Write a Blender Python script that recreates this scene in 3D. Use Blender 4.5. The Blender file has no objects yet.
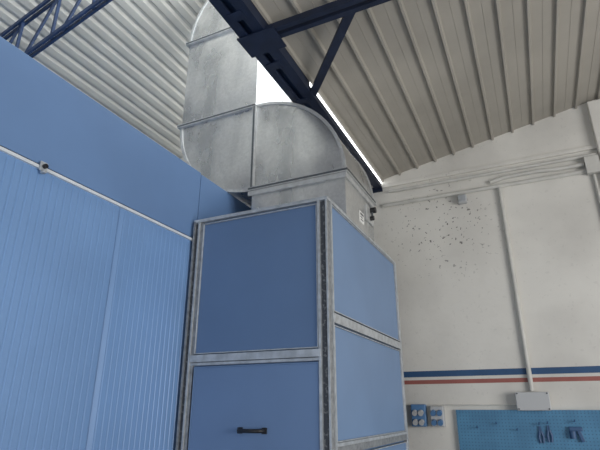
import bpy, math, random
from mathutils import Vector, Matrix
random.seed(4)
scene=bpy.context.scene
try: scene.view_settings.view_transform='Standard'
except Exception: pass
CH=1.6  # camera height

# ---------------------------------------------------------------- materials
def mat(name,col,rough=0.5,metal=0.0,var=0.0,vscale=3.0,bump=0.0,bscale=40.0,col2=None,detail=4,spec=None,emit=0.0,stretch=None,ramp=(0.35,0.65)):
    m=bpy.data.materials.new(name); m.use_nodes=True
    nt=m.node_tree; b=nt.nodes['Principled BSDF']
    b.inputs['Roughness'].default_value=rough; b.inputs['Metallic'].default_value=metal
    b.inputs['Base Color'].default_value=(*col,1)
    if spec is not None: b.inputs['Specular IOR Level'].default_value=spec
    tc=nt.nodes.new('ShaderNodeTexCoord'); mp=nt.nodes.new('ShaderNodeMapping')
    nt.links.new(tc.outputs['Object'],mp.inputs['Vector'])
    if stretch: mp.inputs['Scale'].default_value=stretch
    if col2 is not None or var>0:
        if col2 is None: col2=tuple(c*(1-var) for c in col)
        n=nt.nodes.new('ShaderNodeTexNoise'); n.inputs['Scale'].default_value=vscale; n.inputs['Detail'].default_value=detail
        r=nt.nodes.new('ShaderNodeValToRGB')
        r.color_ramp.elements[0].position=ramp[0]; r.color_ramp.elements[1].position=ramp[1]
        r.color_ramp.elements[0].color=(*col2,1); r.color_ramp.elements[1].color=(*col,1)
        nt.links.new(mp.outputs[0],n.inputs['Vector']); nt.links.new(n.outputs['Fac'],r.inputs['Fac'])
        nt.links.new(r.outputs['Color'],b.inputs['Base Color'])
    if bump>0:
        n2=nt.nodes.new('ShaderNodeTexNoise'); n2.inputs['Scale'].default_value=bscale; n2.inputs['Detail'].default_value=3
        bp=nt.nodes.new('ShaderNodeBump'); bp.inputs['Strength'].default_value=bump; bp.inputs['Distance'].default_value=0.01
        nt.links.new(mp.outputs[0],n2.inputs['Vector']); nt.links.new(n2.outputs['Fac'],bp.inputs['Height']); nt.links.new(bp.outputs['Normal'],b.inputs['Normal'])
    if emit>0:
        b.inputs['Emission Color'].default_value=(*col,1); b.inputs['Emission Strength'].default_value=emit
    return m

M={}
M['booth']=mat('booth_blue_paint',(0.195,0.345,0.62),0.36,0,0.12,1.1,0.03,30)
M['fascia']=mat('fascia_blue_paint',(0.145,0.255,0.47),0.45,0,0.12,1.0)
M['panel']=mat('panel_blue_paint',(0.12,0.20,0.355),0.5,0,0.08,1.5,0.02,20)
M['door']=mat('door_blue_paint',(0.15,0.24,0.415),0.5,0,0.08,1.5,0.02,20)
M['panel_lit']=mat('panel_blue_lit_tone',(0.18,0.28,0.46),0.5,0,0.08,1.5)  # cabinet blue made lighter, light from the right put into the colour
M['rail']=mat('white_rail_paint',(0.72,0.76,0.80),0.4,0,0.1,8)
M['alu']=mat('aluminium_profile',(0.54,0.57,0.60),0.42,0.3,0.28,16,detail=6)
M['galv2']=mat('galvanised_flange',(0.62,0.63,0.63),0.4,0.4,0.2,14)
M['seam']=mat('dark_duct_seam',(0.09,0.10,0.11),0.6,0.3)
M['strut']=mat('galvanised_post',(0.33,0.345,0.36),0.5,0.3,0.35,26,0.05,50,detail=5)
M['slot']=mat('post_slot_shade_tint',(0.05,0.055,0.065),0.7,0,0.0,45,col2=(0.16,0.165,0.17),detail=3,ramp=(0.35,0.45))  # slot shade put into the colour, with grey speckle
M['navy']=mat('navy_steel_paint',(0.012,0.022,0.055),0.5,0,0.3,6)
M['navy2']=mat('navy_truss_paint',(0.022,0.05,0.13),0.5,0,0.25,6)
M['black']=mat('black_plastic',(0.012,0.012,0.014),0.4)
M['dark']=mat('gap_shade_tint',(0.02,0.025,0.035),0.8)  # near-black colour standing in for shade in the rail gap
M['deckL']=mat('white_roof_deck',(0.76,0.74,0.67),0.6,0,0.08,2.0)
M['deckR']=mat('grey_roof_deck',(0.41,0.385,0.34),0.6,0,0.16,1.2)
M['pipe']=mat('painted_conduit',(0.66,0.65,0.61),0.5,0,0.15,6)
M['box']=mat('grey_plastic_box',(0.50,0.51,0.52),0.5)
M['blue_stripe']=mat('blue_stripe_paint',(0.03,0.09,0.21),0.6,0,0.15,6)
M['red_stripe']=mat('red_stripe_paint',(0.36,0.12,0.10),0.6,0,0.15,6)
M['sock']=mat('socket_blue_plastic',(0.10,0.22,0.42),0.4)
M['toolblue']=mat('dark_blue_tool',(0.04,0.10,0.22),0.5)
M['white']=mat('white_paper_label',(0.85,0.85,0.83),0.6)
M['floor']=mat('concrete_floor',(0.34,0.33,0.31),0.7,0,0.2,2,0.1,20)
M['glass']=mat('frosted_glazing',(0.95,0.98,1.0),0.5,0,emit=3.3)  # emission stands in for daylight coming through the glazing

# galvanised sheet: faint zinc spangle, soft tonal patches, slightly wavy surface
def galv():
    m=bpy.data.materials.new('galvanised_duct_sheet'); m.use_nodes=True
    nt=m.node_tree; b=nt.nodes['Principled BSDF']; L=nt.links.new
    b.inputs['Metallic'].default_value=0.8
    tc=nt.nodes.new('ShaderNodeTexCoord')
    mp=nt.nodes.new('ShaderNodeMapping'); mp.inputs['Scale'].default_value=(1.4,1.4,0.7); L(tc.outputs['Object'],mp.inputs['Vector'])
    v=nt.nodes.new('ShaderNodeTexVoronoi'); v.inputs['Scale'].default_value=45; L(tc.outputs['Object'],v.inputs['Vector'])
    sp=nt.nodes.new('ShaderNodeSeparateColor'); L(v.outputs['Color'],sp.inputs[0])
    n=nt.nodes.new('ShaderNodeTexNoise'); n.inputs['Scale'].default_value=2.2; n.inputs['Detail'].default_value=3; n.inputs['Distortion'].default_value=0.5
    L(mp.outputs[0],n.inputs['Vector'])
    r=nt.nodes.new('ShaderNodeValToRGB'); r.color_ramp.elements[0].position=0.34; r.color_ramp.elements[1].position=0.62
    r.color_ramp.elements[0].color=(0.46,0.475,0.485,1); r.color_ramp.elements[1].color=(0.71,0.715,0.71,1)
    L(n.outputs['Fac'],r.inputs['Fac'])
    mr=nt.nodes.new('ShaderNodeMapRange'); mr.inputs['To Min'].default_value=0.94; mr.inputs['To Max'].default_value=1.05; L(sp.outputs[0],mr.inputs['Value'])
    mx=nt.nodes.new('ShaderNodeVectorMath'); mx.operation='SCALE'; L(r.outputs['Color'],mx.inputs[0]); L(mr.outputs[0],mx.inputs['Scale'])
    L(mx.outputs[0],b.inputs['Base Color'])
    mr2=nt.nodes.new('ShaderNodeMapRange'); mr2.inputs['To Min'].default_value=0.18; mr2.inputs['To Max'].default_value=0.38; L(n.outputs['Fac'],mr2.inputs['Value']); L(mr2.outputs[0],b.inputs['Roughness'])
    n2=nt.nodes.new('ShaderNodeTexNoise'); n2.inputs['Scale'].default_value=1.8; n2.inputs['Detail'].default_value=0; L(tc.outputs['Object'],n2.inputs['Vector'])
    bp=nt.nodes.new('ShaderNodeBump'); bp.inputs['Strength'].default_value=0.5; bp.inputs['Distance'].default_value=0.12
    L(n2.outputs['Fac'],bp.inputs['Height']); L(bp.outputs['Normal'],b.inputs['Normal'])
    return m
M['galv']=galv()

# plaster wall: off-white with soft stains, scuffs and small dark pock marks near the duct
def plaster():
    m=mat('white_wall_plaster',(0.77,0.75,0.70),0.85,0,0.0,0.9,0.3,9,col2=(0.62,0.60,0.56),detail=8,ramp=(0.34,0.58))
    nt=m.node_tree; b=nt.nodes['Principled BSDF']
    src=b.inputs['Base Color'].links[0].from_socket
    ge=nt.nodes.new('ShaderNodeNewGeometry')
    vo=nt.nodes.new('ShaderNodeTexNoise'); vo.inputs['Scale'].default_value=26; vo.inputs['Detail'].default_value=5
    nt.links.new(ge.outputs['Position'],vo.inputs['Vector'])
    r=nt.nodes.new('ShaderNodeValToRGB'); r.color_ramp.elements[0].position=0.335; r.color_ramp.elements[1].position=0.36
    r.color_ramp.elements[0].color=(1,1,1,1); r.color_ramp.elements[1].color=(0,0,0,1)
    nt.links.new(vo.outputs['Fac'],r.inputs['Fac'])
    ds=nt.nodes.new('ShaderNodeVectorMath'); ds.operation='DISTANCE'; ds.inputs[1].default_value=(-0.85,6.1,3.8)
    nt.links.new(ge.outputs['Position'],ds.inputs[0])
    mr=nt.nodes.new('ShaderNodeMapRange'); mr.inputs['From Min'].default_value=0.3; mr.inputs['From Max'].default_value=0.8
    mr.inputs['To Min'].default_value=1.0; mr.inputs['To Max'].default_value=0.08
    nt.links.new(ds.outputs['Value'],mr.inputs['Value'])
    mu=nt.nodes.new('ShaderNodeMath'); mu.operation='MULTIPLY'
    nt.links.new(r.outputs['Color'],mu.inputs[0]); nt.links.new(mr.outputs[0],mu.inputs[1])
    mix=nt.nodes.new('ShaderNodeMixRGB'); mix.inputs['Color2'].default_value=(0.16,0.15,0.14,1)
    nt.links.new(mu.outputs[0],mix.inputs['Fac']); nt.links.new(src,mix.inputs['Color1'])
    nt.links.new(mix.outputs[0],b.inputs['Base Color'])
    return m
M['plaster']=plaster()

def pegboard():
    m=mat('blue_perforated_sheet',(0.08,0.25,0.42),0.5,0)
    nt=m.node_tree; b=nt.nodes['Principled BSDF']
    tc=nt.nodes.new('ShaderNodeTexCoord'); sp=nt.nodes.new('ShaderNodeSeparateXYZ'); nt.links.new(tc.outputs['Object'],sp.inputs[0])
    outs=[]
    for ax in ('X','Z'):
        mu=nt.nodes.new('ShaderNodeMath'); mu.operation='MULTIPLY'; mu.inputs[1].default_value=30
        fr=nt.nodes.new('ShaderNodeMath'); fr.operation='FRACT'
        su=nt.nodes.new('ShaderNodeMath'); su.operation='SUBTRACT'; su.inputs[1].default_value=0.5
        pw=nt.nodes.new('ShaderNodeMath'); pw.operation='MULTIPLY'
        nt.links.new(sp.outputs[ax],mu.inputs[0]); nt.links.new(mu.outputs[0],fr.inputs[0]); nt.links.new(fr.outputs[0],su.inputs[0])
        nt.links.new(su.outputs[0],pw.inputs[0]); nt.links.new(su.outputs[0],pw.inputs[1]); outs.append(pw)
    ad=nt.nodes.new('ShaderNodeMath'); ad.operation='ADD'; nt.links.new(outs[0].outputs[0],ad.inputs[0]); nt.links.new(outs[1].outputs[0],ad.inputs[1])
    lt=nt.nodes.new('ShaderNodeMath'); lt.operation='LESS_THAN'; lt.inputs[1].default_value=0.04; nt.links.new(ad.outputs[0],lt.inputs[0])
    no=nt.nodes.new('ShaderNodeTexNoise'); no.inputs['Scale'].default_value=4; no.inputs['Detail'].default_value=6; nt.links.new(tc.outputs['Object'],no.inputs['Vector'])
    r=nt.nodes.new('ShaderNodeValToRGB'); r.color_ramp.elements[0].position=0.35; r.color_ramp.elements[1].position=0.65
    r.color_ramp.elements[0].color=(0.06,0.19,0.34,1); r.color_ramp.elements[1].color=(0.085,0.26,0.44,1); nt.links.new(no.outputs['Fac'],r.inputs['Fac'])
    mix=nt.nodes.new('ShaderNodeMixRGB'); mix.inputs['Color2'].default_value=(0.05,0.15,0.26,1)
    nt.links.new(r.outputs['Color'],mix.inputs['Color1'])
    nt.links.new(lt.outputs[0],mix.inputs['Fac']); nt.links.new(mix.outputs[0],b.inputs['Base Color'])
    return m
M['peg']=pegboard()

# ---------------------------------------------------------------- helpers
def link(o): scene.collection.objects.link(o); return o
def setp(o,parent):
    if parent is not None:
        o.parent=parent; o.matrix_parent_inverse=Matrix.Translation(parent.location).inverted()
def thing(name,loc,label,category,group=None):
    e=bpy.data.objects.new(name,None); e.location=loc; e.empty_display_size=0.1; link(e)
    e['label']=label; e['category']=category
    if group: e['group']=group
    return e
def meshobj(name,verts,faces,material,parent=None,smooth=False,bevel=0,label=None,category=None,kind=None,segs=2):
    xs=[v[0] for v in verts]; ys=[v[1] for v in verts]; zs=[v[2] for v in verts]
    c=Vector(((min(xs)+max(xs))/2,(min(ys)+max(ys))/2,min(zs)))
    me=bpy.data.meshes.new(name); me.from_pydata([tuple(Vector(v)-c) for v in verts],[],faces); me.update()
    me.materials.append(material)
    import bmesh
    bm=bmesh.new(); bm.from_mesh(me); bmesh.ops.recalc_face_normals(bm,faces=bm.faces); bm.to_mesh(me); bm.free()
    if smooth:
        for p in me.polygons: p.use_smooth=True
        try: me.set_sharp_from_angle(angle=math.radians(35))
        except Exception: pass
    o=bpy.data.objects.new(name,me); o.location=c; link(o); setp(o,parent)
    if bevel>0:
        b=o.modifiers.new('bevel','BEVEL'); b.width=bevel; b.segments=segs; b.limit_method='ANGLE'
    if label: o['label']=label
    if category: o['category']=category
    if kind: o['kind']=kind
    return o
def boxdata(x0,x1,y0,y1,z0,z1):
    v=[(x0,y0,z0),(x1,y0,z0),(x1,y1,z0),(x0,y1,z0),(x0,y0,z1),(x1,y0,z1),(x1,y1,z1),(x0,y1,z1)]
    f=[(0,3,2,1),(4,5,6,7),(0,1,5,4),(1,2,6,5),(2,3,7,6),(3,0,4,7)]
    return v,f
def boxes(name,bl,material,parent=None,**k):
    V=[];F=[]
    for b in bl:
        v,f=boxdata(*b); n=len(V); V+=v; F+=[tuple(i+n for i in q) for q in f]
    return meshobj(name,V,F,material,parent,**k)
def box(name,b,material,parent=None,**k): return boxes(name,[b],material,parent,**k)
def tubedata(pts,r,seg=10):
    V=[];F=[];pts=[Vector(p) for p in pts]
    for i,p in enumerate(pts):
        if i==0: d=pts[1]-p
        elif i==len(pts)-1: d=p-pts[i-1]
        else: d=(pts[i+1]-p).normalized()+(p-pts[i-1]).normalized()
        d.normalize(); a=d.orthogonal().normalized() if i==0 else (A-d*A.dot(d)).normalized()
        A=a; b=d.cross(a)
        for k in range(seg):
            t=2*math.pi*k/seg; V.append(tuple(p+a*math.cos(t)*r+b*math.sin(t)*r))
    for i in range(len(pts)-1):
        for k in range(seg):
            F.append((i*seg+k,i*seg+(k+1)%seg,(i+1)*seg+(k+1)%seg,(i+1)*seg+k))
    F.append(tuple(range(seg))[::-1]); F.append(tuple(range((len(pts)-1)*seg,len(pts)*seg)))
    return V,F
def tube(name,pts,r,material,parent=None,seg=12,**k):
    v,f=tubedata(pts,r,seg); return meshobj(name,v,f,material,parent,smooth=True,**k)
def beamdata(p,q,w,h,up=(0,0,1)):
    p=Vector(p);q=Vector(q);d=(q-p).normalized();u=Vector(up);s=d.cross(u).normalized();u=s.cross(d).normalized()
    V=[]
    for e in (p,q):
        for a,b in ((-1,-1),(1,-1),(1,1),(-1,1)): V.append(tuple(e+s*a*w/2+u*b*h/2))
    F=[(0,1,2,3),(7,6,5,4),(0,4,5,1),(1,5,6,2),(2,6,7,3),(3,7,4,0)]
    return V,F
def merge(parts):
    V=[];F=[]
    for v,f in parts:
        n=len(V);V+=list(v);F+=[tuple(i+n for i in q) for q in f]
    return V,F
def prismXZ(poly,y0,y1):
    n=len(poly); V=[(x,y0,z) for x,z in poly]+[(x,y1,z) for x,z in poly]
    F=[tuple(range(n)),tuple(range(2*n-1,n-1,-1))]+[(i,(i+1)%n,n+(i+1)%n,n+i) for i in range(n)]
    return V,F

# ---------------------------------------------------------------- setting
YW=6.1
def rz(x): return CH+2.98+0.195*(x+1.63)    # low roof plane
def lz(x): return CH+5.8+0.3*x              # high roof plane
fl=box('floor',(-7.2,4.5,-3,YW+0.2,-0.1,0),M['floor'],kind='structure')
wb=meshobj('wall_back',*prismXZ([(-7.2,0),(4.5,0),(4.5,rz(4.5)+.1),(-1.63,rz(-1.63)+.1),(-1.9,lz(-1.9)+.1),(-7.2,lz(-7.2)+.1)],YW,YW+0.2),M['plaster'],kind='structure')
box('wall_left',(-7.2,-7.0,-3,YW,0,lz(-7.0)),M['plaster'],kind='structure')

def deck(name,x0,x1,zf,period,depth,material,y0,y1,prof):
    pts=[];x=x0
    while x<x1:
        for fx,dz in prof:
            xx=x+fx*period
            if xx<=x1: pts.append((xx,zf(xx)+dz*depth))
        x+=period
    pts.append((x1,zf(x1)))
    n=len(pts)
    top=[(px,pz+0.03) for px,pz in pts][::-1]
    poly=pts+top
    V=[(px,y0,pz) for px,pz in poly]+[(px,y1,pz) for px,pz in poly]
    m=len(poly);F=[]
    for i in range(n-1):
        F.append((i,i+1,m+i+1,m+i)); j=m-1-i; F.append((j,m+j,m+j-1,j-1))
        F.append((i,m-1-i,m-2-i,i+1)); F.append((m+i,m+i+1,2*m-2-i,2*m-1-i))
    F.append((0,m,2*m-1,m-1)); F.append((n-1,n,m+n,m+n-1))
    o=meshobj(name,V,F,material,kind='structure'); return o
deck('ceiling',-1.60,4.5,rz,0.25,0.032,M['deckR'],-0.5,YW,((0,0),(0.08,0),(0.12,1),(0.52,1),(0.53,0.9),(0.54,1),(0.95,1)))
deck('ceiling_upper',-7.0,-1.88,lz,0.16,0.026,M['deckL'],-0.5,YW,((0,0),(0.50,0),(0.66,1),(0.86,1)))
g=meshobj('window_1',*prismXZ([(-1.63,CH+2.93),(-1.61,CH+2.93),(-1.86,CH+5.24),(-1.88,CH+5.24)],-0.5,YW),M['glass'],kind='structure')
V=[];F=[]
for k in range(14):
    y=-0.2+k*0.48
    v,f=prismXZ([(-1.642,CH+2.93),(-1.61,CH+2.93),(-1.86,CH+5.24),(-1.892,CH+5.24)],y,y+0.03); n=len(V); V+=v; F+=[tuple(i+n for i in q) for q in f]
meshobj('trim_5',V,F,M['box'],kind='structure')
box('trim_1',(-1.6,4.5,YW-0.035,YW,CH+2.88,CH+2.93),M['plaster'],kind='structure',bevel=0.006)
box('trim_2',(1.02,1.4,YW-0.10,YW,0,rz(1.02)-0.01),M['plaster'],kind='structure',bevel=0.01)
box('trim_3',(-3,1.02,YW-0.004,YW,CH+0.345,CH+0.412),M['blue_stripe'],kind='structure')
box('trim_4',(-3,1.02,YW-0.004,YW,CH+0.265,CH+0.31),M['red_stripe'],kind='structure')

# ---------------------------------------------------------------- spray booth
BX=-2.5
booth=thing('spray_booth',(BX-1.5,2.5,0),'large light blue ribbed sandwich panel spray booth with white rail','spray booth')
def ribpanel(y0,y1,z0,z1):
    pitch=0.050;pts=[]
    n=round((y1-y0)/pitch);p=(y1-y0)/n
    for i in range(n):
        a=y0+i*p
        pts+=[(BX,a+0.0),(BX,a+p*0.70),(BX-0.003,a+p*0.78),(BX-0.003,a+p*0.92)]
    pts[0]=(BX-0.010,y0); pts.append((BX-0.010,y1))
    back=[(BX-0.06,y1),(BX-0.06,y0)]
    poly=pts+back; m=len(poly)
    V=[(a,b,z0) for a,b in poly]+[(a,b,z1) for a,b in poly]
    F=[tuple(range(m))[::-1],tuple(range(m,2*m))]+[(i,(i+1)%m,m+(i+1)%m,m+i) for i in range(m)]
    return V,F
for y0,y1 in ((-0.66,0.33),(0.335,1.325),(1.33,2.32),(2.325,3.315),(3.32,4.31),(4.315,5.3)):
    meshobj('wall_panel',*ribpanel(y0,y1,0.05,CH+1.325),M['booth'],booth)
box('base_channel',(BX-0.07,BX+0.01,-0.66,5.3,0,0.05),M['alu'],booth)
box('top_rail',(BX-0.07,BX+0.018,-0.66,5.3,CH+1.325,CH+1.345),M['rail'],booth,bevel=0.003)
box('rail_gap_shade',(BX-0.06,BX-0.005,-0.66,5.3,CH+1.345,CH+1.36),M['dark'],booth)  # dark strip with the shade of the gap put into its colour
boxes('fascia',[(BX-0.06,BX,-0.66,3.19,CH+1.36,CH+1.995),(BX-0.06,BX,3.2,5.3,CH+1.36,CH+1.985)],M['fascia'],booth,bevel=0.004)
box('roof_panel',(-6.8,BX-0.062,-0.66,5.3,CH+1.86,CH+1.92),M['fascia'],booth)
by=1.675
boxes('rail_bracket',[(BX+0.018,BX+0.03,by-0.025,by+0.025,CH+1.31,CH+1.37),(BX+0.018,BX+0.05,by-0.012,by+0.012,CH+1.295,CH+1.31)],M['alu'],booth,bevel=0.004)
tube('bracket_bolt',[(BX+0.03,by,CH+1.34),(BX+0.05,by,CH+1.34)],0.014,M['black'],booth)

# ---------------------------------------------------------------- air cabinet
X0,X1,Y0,Y1,ZT=-2.43,-1.25,3.12,5.08,CH+1.50
XL=X0-0.035   # outer face of the wide left-hand posts
cab=thing('air_handling_cabinet',((X0+X1)/2,(Y0+Y1)/2,0),'tall blue panelled air handling cabinet with galvanised frame','cabinet')
ins=0.025
box('body',(X0+ins,X1-ins,Y0+ins,Y1-ins,0.06,ZT-0.02),M['panel'],cab)
box('base',(XL+0.01,X1-0.01,Y0+0.01,Y1-0.01,0,0.06),M['strut'],cab)
def post(x0,x1,y0,y1): return boxes('corner_post',[(x0,x1,y0,y1,0.06,ZT-0.03)],M['strut'],cab,bevel=0.004)
post(XL,X0+0.05,Y0,Y0+0.05); post(X1-0.065,X1,Y0,Y0+0.065); post(X1-0.05,X1,Y1-0.05,Y1); post(XL,X0+0.05,Y1-0.05,Y1)
boxes('post_trim',[(XL-0.004,XL+0.014,Y0-0.012,Y0,0.06,ZT-0.02)],M['strut'],cab)
boxes('post_trim',[(X0+0.010,X0+0.024,Y0-0.012,Y0,0.06,ZT-0.02)],M['alu'],cab)
boxes('post_trim',[(X1-0.014,X1-0.001,Y0-0.008,Y0,0.06,ZT-0.02)],M['alu'],cab)
boxes('post_trim',[(X1-0.080,X1-0.062,Y0-0.010,Y0+0.01,0.06,ZT-0.02)],M['alu'],cab)
boxes('post_groove_shade',[(X1-0.054,X1-0.020,Y0-0.002,Y0+0.01,0.07,ZT-0.035)],M['slot'],cab)  # dark strip on the post face, groove shade painted in
boxes('post_groove_shade',[(XL+0.016,X0+0.009,Y0-0.002,Y0+0.01,0.07,ZT-0.035)],M['slot'],cab)
boxes('post_trim',[(X1,X1+0.008,Y0+0.055,Y0+0.072,0.06,ZT-0.02)],M['alu'],cab)
boxes('post_trim',[(X1,X1+0.01,Y1-0.05,Y1+0.002,0.06,ZT-0.02)],M['alu'],cab,bevel=0.003)
boxes('top_frame',[(XL-0.004,X1+0.006,Y0-0.012,Y0+0.04,ZT-0.028,ZT),(XL-0.004,X1+0.006,Y1-0.04,Y1+0.006,ZT-0.028,ZT),(XL-0.004,X0+0.04,Y0+0.04,Y1-0.04,ZT-0.028,ZT),(X1-0.04,X1+0.006,Y0+0.04,Y1-0.04,ZT-0.028,ZT)],M['alu'],cab,bevel=0.003)
box('top_cover',(X0+0.04,X1-0.04,Y0+0.04,Y1-0.04,ZT-0.02,ZT-0.005),M['galv'],cab)
def framed(nm,axis,a0,a1,z0,z1,p,m,w=0.012,t=0.02):
    if axis=='y':
        box(nm,(a0+w,a1-w,p-t*0.4,p+0.02,z0+w,z1-w),m,cab,bevel=0.003)
        boxes('panel_edge_trim',[(a0,a1,p-t,p+0.02,z0,z0+w),(a0,a1,p-t,p+0.02,z1-w,z1),(a0,a0+w,p-t,p+0.02,z0+w,z1-w),(a1-w,a1,p-t,p+0.02,z0+w,z1-w)],M['alu'],cab,bevel=0.002)
    else:
        box(nm,(p-0.02,p+t*0.4,a0+w,a1-w,z0+w,z1-w),m,cab,bevel=0.003)
        boxes('panel_edge_trim',[(p-0.02,p+t,a0,a1,z0,z0+w),(p-0.02,p+t,a0,a1,z1-w,z1),(p-0.02,p+t,a0,a0+w,z0+w,z1-w),(p-0.02,p+t,a1-w,a1,z0+w,z1-w)],M['alu'],cab,bevel=0.002)
PF=Y0+0.015
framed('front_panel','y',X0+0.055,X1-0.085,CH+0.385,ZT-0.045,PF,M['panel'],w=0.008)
boxes('front_rail',[(X0+0.025,X1-0.065,Y0-0.012,Y0+0.03,CH+0.325,CH+0.378),(X0+0.025,X1-0.065,Y0-0.004,Y0+0.03,CH+0.30,CH+0.322)],M['alu'],cab,bevel=0.004)
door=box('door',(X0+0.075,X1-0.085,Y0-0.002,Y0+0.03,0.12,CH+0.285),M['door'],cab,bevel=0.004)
def H(nm,vf,m,**k):
    o=meshobj(nm,vf[0],vf[1],m,None,**k); o.parent=door; o.matrix_parent_inverse=Matrix.Translation(door.location).inverted(); return o
H('door_edge_trim',merge([boxdata(X0+0.069,X0+0.075,Y0-0.006,Y0+0.03,0.12,CH+0.29),boxdata(X0+0.069,X1-0.085,Y0-0.006,Y0+0.03,CH+0.285,CH+0.29)]),M['panel_lit'])
hx,hz=-1.835,CH-0.145
# raised pull: two mounting feet and an arched grip
arch=[(hx-0.095,Y0-0.004,hz),(hx-0.09,Y0-0.035,hz),(hx-0.075,Y0-0.055,hz),(hx-0.045,Y0-0.066,hz),(hx,Y0-0.07,hz),(hx+0.045,Y0-0.066,hz),(hx+0.075,Y0-0.055,hz),(hx+0.09,Y0-0.035,hz),(hx+0.095,Y0-0.004,hz)]
H('handle',merge([boxdata(hx-0.115,hx-0.078,Y0-0.012,Y0-0.001,hz-0.02,hz+0.02),boxdata(hx+0.078,hx+0.115,Y0-0.012,Y0-0.001,hz-0.02,hz+0.02),tubedata(arch,0.013,12)]),M['black'],smooth=True)
PS=X1-0.012
framed('side_panel','x',Y0+0.075,Y1-0.055,CH+0.64,ZT-0.04,PS,M['panel_lit'],w=0.008)
framed('side_panel','x',Y0+0.075,Y1-0.055,CH-0.21,CH+0.545,PS,M['panel_lit'],w=0.008)
framed('side_panel','x',Y0+0.075,Y1-0.055,0.1,CH-0.30,PS,M['panel_lit'],w=0.008)
boxes('side_rail',[(X1-0.02,X1+0.012,Y0+0.07,Y1-0.05,CH+0.56,CH+0.628)],M['alu'],cab,bevel=0.004)
boxes('side_rail',[(X1-0.02,X1+0.012,Y0+0.07,Y1-0.05,CH-0.285,CH-0.235)],M['strut'],cab,bevel=0.004)
boxes('side_rail',[(X1-0.02,X1+0.016,Y0+0.07,Y1-0.05,CH-0.235,CH-0.212)],M['alu'],cab,bevel=0.003)

# ---------------------------------------------------------------- duct
DY0,DY1=3.62,4.42
duct=thing('ventilation_duct',(-1.75,(DY0+DY1)/2,ZT),'rectangular galvanised sheet ventilation duct with wide elbows rising from cabinet','air duct')
pz=CH+1.95
box('plenum',(-2.22,-1.275,DY0,DY1,ZT,pz-0.02),M['galv'],duct,bevel=0.004)
boxes('plenum_collar',[(-2.25,-1.255,DY0-0.025,DY0,pz-0.065,pz-0.02),(-1.275,-1.255,DY0,DY1+0.02,pz-0.065,pz-0.02)],M['galv2'],duct,bevel=0.004)
R=0.94
def arc(cx,cz,r,a0,a1,n=18): return [(cx+r*math.cos(math.radians(a0+(a1-a0)*i/n)),cz+r*math.sin(math.radians(a0+(a1-a0)*i/n))) for i in range(n+1)]
cx1,cz1=-2.21,pz
cx2,cz2=-2.21,pz+0.94
def elbow(cx,cz,a0,a1):
    poly=arc(cx,cz,R,a0,a1)+[(cx,cz)]
    meshobj('elbow',*prismXZ(poly,DY0,DY1),M['galv'],duct,smooth=True)
    for yy in (DY0-0.012,DY1-0.004):
        V=[];F=[]
        A=arc(cx,cz,R+0.012,a0,a1); B=arc(cx,cz,R-0.018,a0,a1)
        n=len(A)
        for L,y in ((A,yy),(B,yy),(A,yy+0.016),(B,yy+0.016)): V+=[(x,y,z) for x,z in L]
        for i in range(n-1):
            F+=[(i,i+1,n+i+1,n+i),(2*n+i,3*n+i,3*n+i+1,2*n+i+1),(i,2*n+i,2*n+i+1,i+1),(n+i,n+i+1,3*n+i+1,3*n+i)]
        meshobj('elbow_seam',V,F,M['galv2'],duct)
elbow(cx1,cz1,0,90)
elbow(cx2,cz2,180,270)
zs=pz+0.94; zt=CH+4.02
box('straight_section',(-2.21-R,-2.21,DY0,DY1,zs,zt),M['galv'],duct)
elbow(-2.21,zt,90,180)
box('outlet_section',(-2.21,-1.90,DY0,DY1,zt,zt+R),M['galv'],duct)
def flangeX(x,z0,z1,e=0.034):
    bl=[(x-0.018,x+0.018,DY0-e,DY0,z0-e,z1+e),(x-0.018,x+0.018,DY1,DY1+e,z0-e,z1+e),(x-0.018,x+0.018,DY0,DY1,z0-e,z0),(x-0.018,x+0.018,DY0,DY1,z1,z1+e)]
    boxes('flange',bl,M['galv2'],duct)
    boxes('flange_gasket',[(x-0.009,x+0.009,DY0-e-0.002,DY0,z0-e,z1+e)],M['seam'],duct)
def flangeZ(z,x0,x1,e=0.034):
    bl=[(x0-e,x1+e,DY0-e,DY0,z-0.018,z+0.018),(x0-e,x1+e,DY1,DY1+e,z-0.018,z+0.018),(x0-e,x0,DY0,DY1,z-0.018,z+0.018),(x1,x1+e,DY0,DY1,z-0.018,z+0.018)]
    boxes('flange',bl,M['galv2'],duct)
    boxes('flange_gasket',[(x0-e,x1+e,DY0-e-0.002,DY0,z-0.009,z+0.009),(x1,x1+e+0.002,DY0,DY1,z-0.009,z+0.009)],M['seam'],duct)
flangeZ(pz,-2.21,-1.275); flangeX(-2.21,pz+0.05,zs-0.05)
flangeZ(zs,-2.21-R,-2.24); flangeZ(zt,-2.21-R,-2.21)
boxes('label_plate',[(-1.275,-1.272,3.98,4.10,CH+1.60,CH+1.71)],M['white'],duct)
boxes('label_print',[(-1.272,-1.2705,3.995,4.085,CH+1.675,CH+1.695),(-1.272,-1.2705,3.995,4.06,CH+1.65,CH+1.66),(-1.272,-1.2705,3.995,4.075,CH+1.625,CH+1.635)],M['seam'],duct)
box('control_plate',(-1.275,-1.262,4.16,4.38,CH+1.68,CH+1.84),M['galv2'],duct,bevel=0.003)
tube('valve_knob',[(-1.262,4.30,CH+1.82),(-1.21,4.30,CH+1.82)],0.03,M['black'],duct)
tube('valve_knob',[(-1.262,4.28,CH+1.73),(-1.225,4.28,CH+1.73)],0.022,M['black'],duct)
tube('valve_pipe',[(-1.245,4.29,CH+1.75),(-1.245,4.29,CH+1.80)],0.010,M['seam'],duct)

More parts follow.
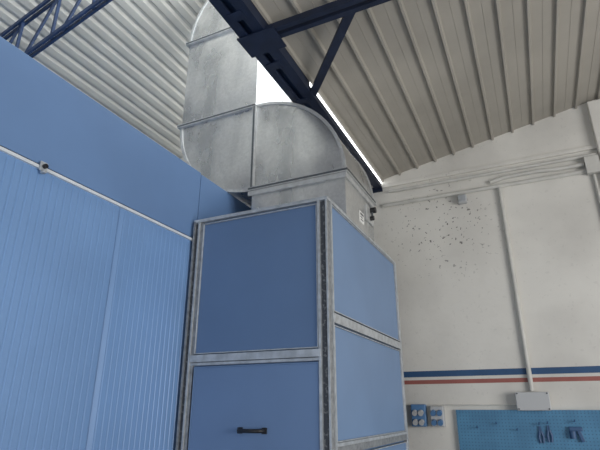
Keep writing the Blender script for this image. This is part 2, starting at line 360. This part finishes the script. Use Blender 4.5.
# ---------------------------------------------------------------- steelwork
bz=CH+2.89
bm_=thing('roof_girder',(-1.73,3,bz),'dark navy painted built-up steel girder under roof valley','roof beam')
boxes('girder_flange',[(-1.84,-1.765,-0.5,YW-0.01,bz,bz+0.022)],M['navy'],bm_)
boxes('girder_flange',[(-1.705,-1.632,-0.5,YW-0.01,bz,bz+0.022)],M['navy'],bm_)
boxes('girder_web',[(-1.84,-1.825,-0.5,YW-0.01,bz+0.022,bz+0.2)],M['navy'],bm_)
boxes('girder_web',[(-1.825,-1.64,-0.5,YW-0.01,bz+0.07,bz+0.085)],M['navy2'],bm_)
boxes('glazing_mask_strip',[(-1.634,-1.608,-0.5,3.62,bz+0.0,bz+0.135)],M['navy'],bm_)  # added strip, shaped to cover and narrow the bright glazing
boxes('glazing_mask_strip',[(-1.634,-1.608,3.62,YW-0.01,bz+0.0,bz+0.062)],M['navy'],bm_)
box('end_plate',(-1.87,-1.60,YW-0.02,YW,bz-0.05,bz+0.03),M['navy'],bm_)
for y in (1.3,1.9,2.45,3.1,3.7,4.3,4.9,5.5):
    boxes('batten_plate',[(-1.80,-1.67,y,y+0.09,bz-0.008,bz)],M['navy'],bm_)
boxes('gusset_plate',[(-1.86,-1.52,2.70,2.95,bz-0.02,bz-0.008)],M['navy'],bm_)
tY=2.80
rt=thing('roof_truss',(-0.1,tY,bz),'navy steel roof truss spanning off the valley girder','roof truss')
v,f=merge([beamdata((-1.64,tY-0.04,bz+0.03),(4.3,tY-0.04,bz+0.03),0.045,0.06),beamdata((-1.64,tY+0.04,bz+0.03),(4.3,tY+0.04,bz+0.03),0.045,0.06)])
meshobj('bottom_chord',v,f,M['navy'],rt)
v,f=beamdata((-0.3,tY,rz(-0.3)-0.06),(4.3,tY,rz(4.3)-0.06),0.06,0.06); meshobj('top_chord',v,f,M['navy'],rt)
for a,b in ((0.0,0.6),(0.6,1.2),(1.2,2.0),(2.0,3.0)):
    v,f=beamdata((a,tY,bz+0.05),(b,tY,rz(b)-0.08),0.03,0.04); meshobj('web_member',v,f,M['navy'],rt)
def brace(p,q,w):
    meshobj('roof_brace',*merge([beamdata(p,q,w,0.03)]),M['navy'],label='navy angle steel diagonal brace between truss and girder',category='brace')
brace((-0.90,tY+0.06,bz+0.05),(-1.62,3.72,bz+0.03),0.075)
t2=2.5
lt=thing('roof_truss',(-4.5,t2,CH+3.4),'blue painted lattice steel truss under the white roof deck','roof truss')
lc=lambda x:CH+4.73+0.3*x
uc=lambda x:CH+5.34+0.3*x
for nm,fn in (('bottom_chord',lc),('top_chord',uc)):
    v,f=merge([beamdata((-6.95,t2-0.024,fn(-6.95)),(-1.95,t2-0.024,fn(-1.95)),0.022,0.045),beamdata((-6.95,t2+0.024,fn(-6.95)),(-1.95,t2+0.024,fn(-1.95)),0.022,0.045)])
    meshobj(nm,v,f,M['navy2'],lt)
x=-6.6
while x<-2.5:
    v,f=beamdata((x,t2,lc(x)),(x+0.38,t2,uc(x+0.38)),0.022,0.032); meshobj('web_member',v,f,M['navy2'],lt)
    v,f=beamdata((x+0.40,t2,uc(x+0.40)),(x+0.401,t2,lc(x+0.401)),0.022,0.03,(0,1,0)); meshobj('web_member',v,f,M['navy2'],lt)
    x+=0.55

# ---------------------------------------------------------------- wall services
WY=YW-0.03
def top(o,label,cat,group=None):
    o['label']=label;o['category']=cat
    if group:o['group']=group
    return o
top(tube('conduit',[(-1.6,WY,CH+2.61),(1.0,WY,CH+2.61)],0.026,M['pipe']),'white-painted horizontal conduit high on plaster wall','pipe')
top(tube('conduit',[(-0.10,WY,CH+2.58),(-0.10,WY,CH+0.17)],0.026,M['pipe']),'white-painted vertical conduit running down to junction box','pipe')
top(tube('conduit',[(-1.5,WY-0.01,CH+2.80),(-0.3,WY-0.01,CH+2.80),(1.0,WY-0.01,CH+2.80)],0.022,M['pipe']),'painted conduit running below the concrete ledge','pipe')
top(tube('conduit',[(-0.2,WY,CH+2.68),(-0.02,WY,CH+2.715),(0.35,WY,CH+2.72),(0.6,WY,CH+2.70),(0.85,WY,CH+2.70)],0.026,M['pipe']),'thicker painted conduit with shallow bend on plaster wall','pipe')
top(tube('conduit',[(0.93,WY,CH+2.55),(0.93,WY,CH+1.9),(0.93,WY,CH-0.02)],0.018,M['pipe']),'painted conduit dropping from square cable box','pipe')
top(tube('conduit',[(-1.5,YW-0.012,CH+0.03),(-0.27,YW-0.012,CH+0.03)],0.009,M['pipe']),'thin pale cable conduit leading to junction box','pipe')
jb=thing('junction_box',(-0.10,YW,CH-0.02),'grey plastic electrical junction box with screwed lid','junction box')
box('box_body',(-0.265,0.055,YW-0.10,YW-0.001,CH-0.02,CH+0.155),M['box'],jb,bevel=0.008)
box('box_lid',(-0.27,0.06,YW-0.125,YW-0.10,CH-0.025,CH+0.16),M['box'],jb,bevel=0.008)
for x,z in ((-0.25,-0.01),(0.04,-0.01),(-0.25,0.145),(0.04,0.145)):
    tube('lid_screw',[(x,YW-0.13,CH+z),(x,YW-0.125,CH+z)],0.008,M['seam'],jb)
el=thing('wall_lamp',(-0.55,YW,CH+2.44),'small grey box fitting on plaster wall beside conduit','wall fitting')
box('lamp_body',(-0.61,-0.50,YW-0.09,YW-0.001,CH+2.45,CH+2.56),M['box'],el,bevel=0.015)
box('lamp_cover',(-0.60,-0.51,YW-0.105,YW-0.09,CH+2.46,CH+2.55),M['alu'],el,bevel=0.005)
wb2=thing('wall_box',(0.93,YW,CH+2.55),'white-painted square cable box at end of conduit','cable box')
box('box_body',(0.86,1.0,YW-0.09,YW-0.001,CH+2.56,CH+2.76),M['pipe'],wb2,bevel=0.01)
box('box_lid',(0.855,1.005,YW-0.10,YW-0.09,CH+2.555,CH+2.765),M['pipe'],wb2,bevel=0.006)
def socket(x,w,h,main,label,lid):
    z=CH-0.20
    s=thing('wall_socket',(x,YW,z),label,'power socket','industrial sockets on the plaster wall')
    box('socket_body',(x-w/2,x+w/2,YW-0.10,YW-0.001,z,z+h),main,s,bevel=0.012)
    for dz in (0.025,0.125):
        for dx in (-0.035,0.035):
            tube('socket_lid',[(x+dx,YW-0.10,z+dz+0.03),(x+dx,YW-0.14,z+dz+0.015)],0.030,lid,s)
    return s
socket(-1.33,0.17,0.24,M['sock'],'blue-grey industrial wall socket box with round covers',M['box'])
socket(-1.12,0.15,0.22,M['box'],'grey industrial wall socket box with blue round covers',M['sock'])
pb=thing('pegboard',(-0.0,YW,CH-0.9),'turquoise blue perforated metal tool pegboard mounted on plaster wall','pegboard')
box('board_sheet',(-0.905,0.99,YW-0.05,YW-0.042,CH-0.9,CH-0.035),M['peg'],pb)
boxes('board_frame',[(-0.915,1.0,YW-0.052,YW-0.001,CH-0.035,CH-0.02),(-0.915,-0.905,YW-0.052,YW-0.001,CH-0.9,CH-0.035),(0.99,1.0,YW-0.052,YW-0.001,CH-0.9,CH-0.035),(-0.915,1.0,YW-0.052,YW-0.001,CH-0.915,CH-0.9)],M['peg'],pb)
def pliers(x,z):
    e=thing('pliers',(x,YW-0.06,z-0.16),'dark blue pliers hanging on blue pegboard','pliers','hand tools on the pegboard')
    y=YW-0.059
    v,f=merge([tubedata([(x-0.008,y,z),(x-0.020,y,z-0.05),(x-0.014,y,z-0.11)],0.013,8),tubedata([(x+0.008,y,z),(x+0.020,y,z-0.05),(x+0.014,y,z-0.11)],0.013,8)])
    meshobj('handle',v,f,M['toolblue'],e,smooth=True)
    v,f=merge([beamdata((x-0.008,y,z-0.01),(x-0.006,y,z+0.05),0.012,0.012,(0,1,0)),beamdata((x+0.008,y,z-0.01),(x+0.006,y,z+0.05),0.012,0.012,(0,1,0))])
    meshobj('jaw',v,f,M['toolblue'],e)
pliers(-0.08,CH-0.23); pliers(0.0,CH-0.22)
def hook(x,z):
    o=tube('tool_hook',[(x,YW-0.05,z),(x,YW-0.11,z),(x,YW-0.12,z+0.02)],0.005,M['toolblue'])
    top(o,'small dark hook plugged into blue pegboard','hook','hooks on the pegboard')
for x,z in ((-0.08,CH-0.16),(0.0,CH-0.15),(-0.5,CH-0.16),(0.25,CH-0.13),(-0.3,CH-0.22),(-0.7,CH-0.2)): hook(x,z)
tube_o=thing('spray_gun',(0.25,YW-0.06,CH-0.34),'dark blue spray gun hanging on blue pegboard','spray gun')
v,f=merge([beamdata((0.19,YW-0.071,CH-0.2),(0.31,YW-0.071,CH-0.2),0.04,0.04),beamdata((0.27,YW-0.071,CH-0.21),(0.30,YW-0.071,CH-0.32),0.03,0.035,(1,0,0))])
meshobj('gun_body',v,f,M['toolblue'],tube_o,bevel=0.006)
tube('gun_cup',[(0.215,YW-0.082,CH-0.22),(0.215,YW-0.082,CH-0.29)],0.031,M['toolblue'],tube_o)

# ---------------------------------------------------------------- light
w=bpy.data.worlds.new('world'); scene.world=w; w.use_nodes=True
w.node_tree.nodes['Background'].inputs[0].default_value=(0.90,0.93,1.0,1); w.node_tree.nodes['Background'].inputs[1].default_value=0.22
def area(name,loc,target,size,sy,power,col=(1,1,1)):
    l=bpy.data.lights.new(name,'AREA'); l.shape='RECTANGLE'; l.size=size;l.size_y=sy;l.energy=power;l.color=col
    o=bpy.data.objects.new(name,l); o.location=loc
    o.rotation_euler=(Vector(target)-Vector(loc)).to_track_quat('-Z','Y').to_euler(); link(o); return o
area('right_fill',(5.5,1.0,1.8),(-2,3.7,1.0),4,2.4,310,(1.0,0.985,0.96))  # area lamp added out of view for soft light from the right
area('left_fill',(-0.8,-2.8,1.5),(-2.5,2.0,0.9),2.5,2.0,55,(0.9,0.96,1.0))  # unseen fill lamp added to brighten the booth wall

# ---------------------------------------------------------------- camera
c=bpy.data.cameras.new('camera'); c.sensor_width=36; c.lens=29.1; c.clip_start=0.05
co=bpy.data.objects.new('camera',c); co.location=(0,0,CH)
co.rotation_euler=(math.radians(90+20.67),0,math.radians(25.3)); link(co); scene.camera=co
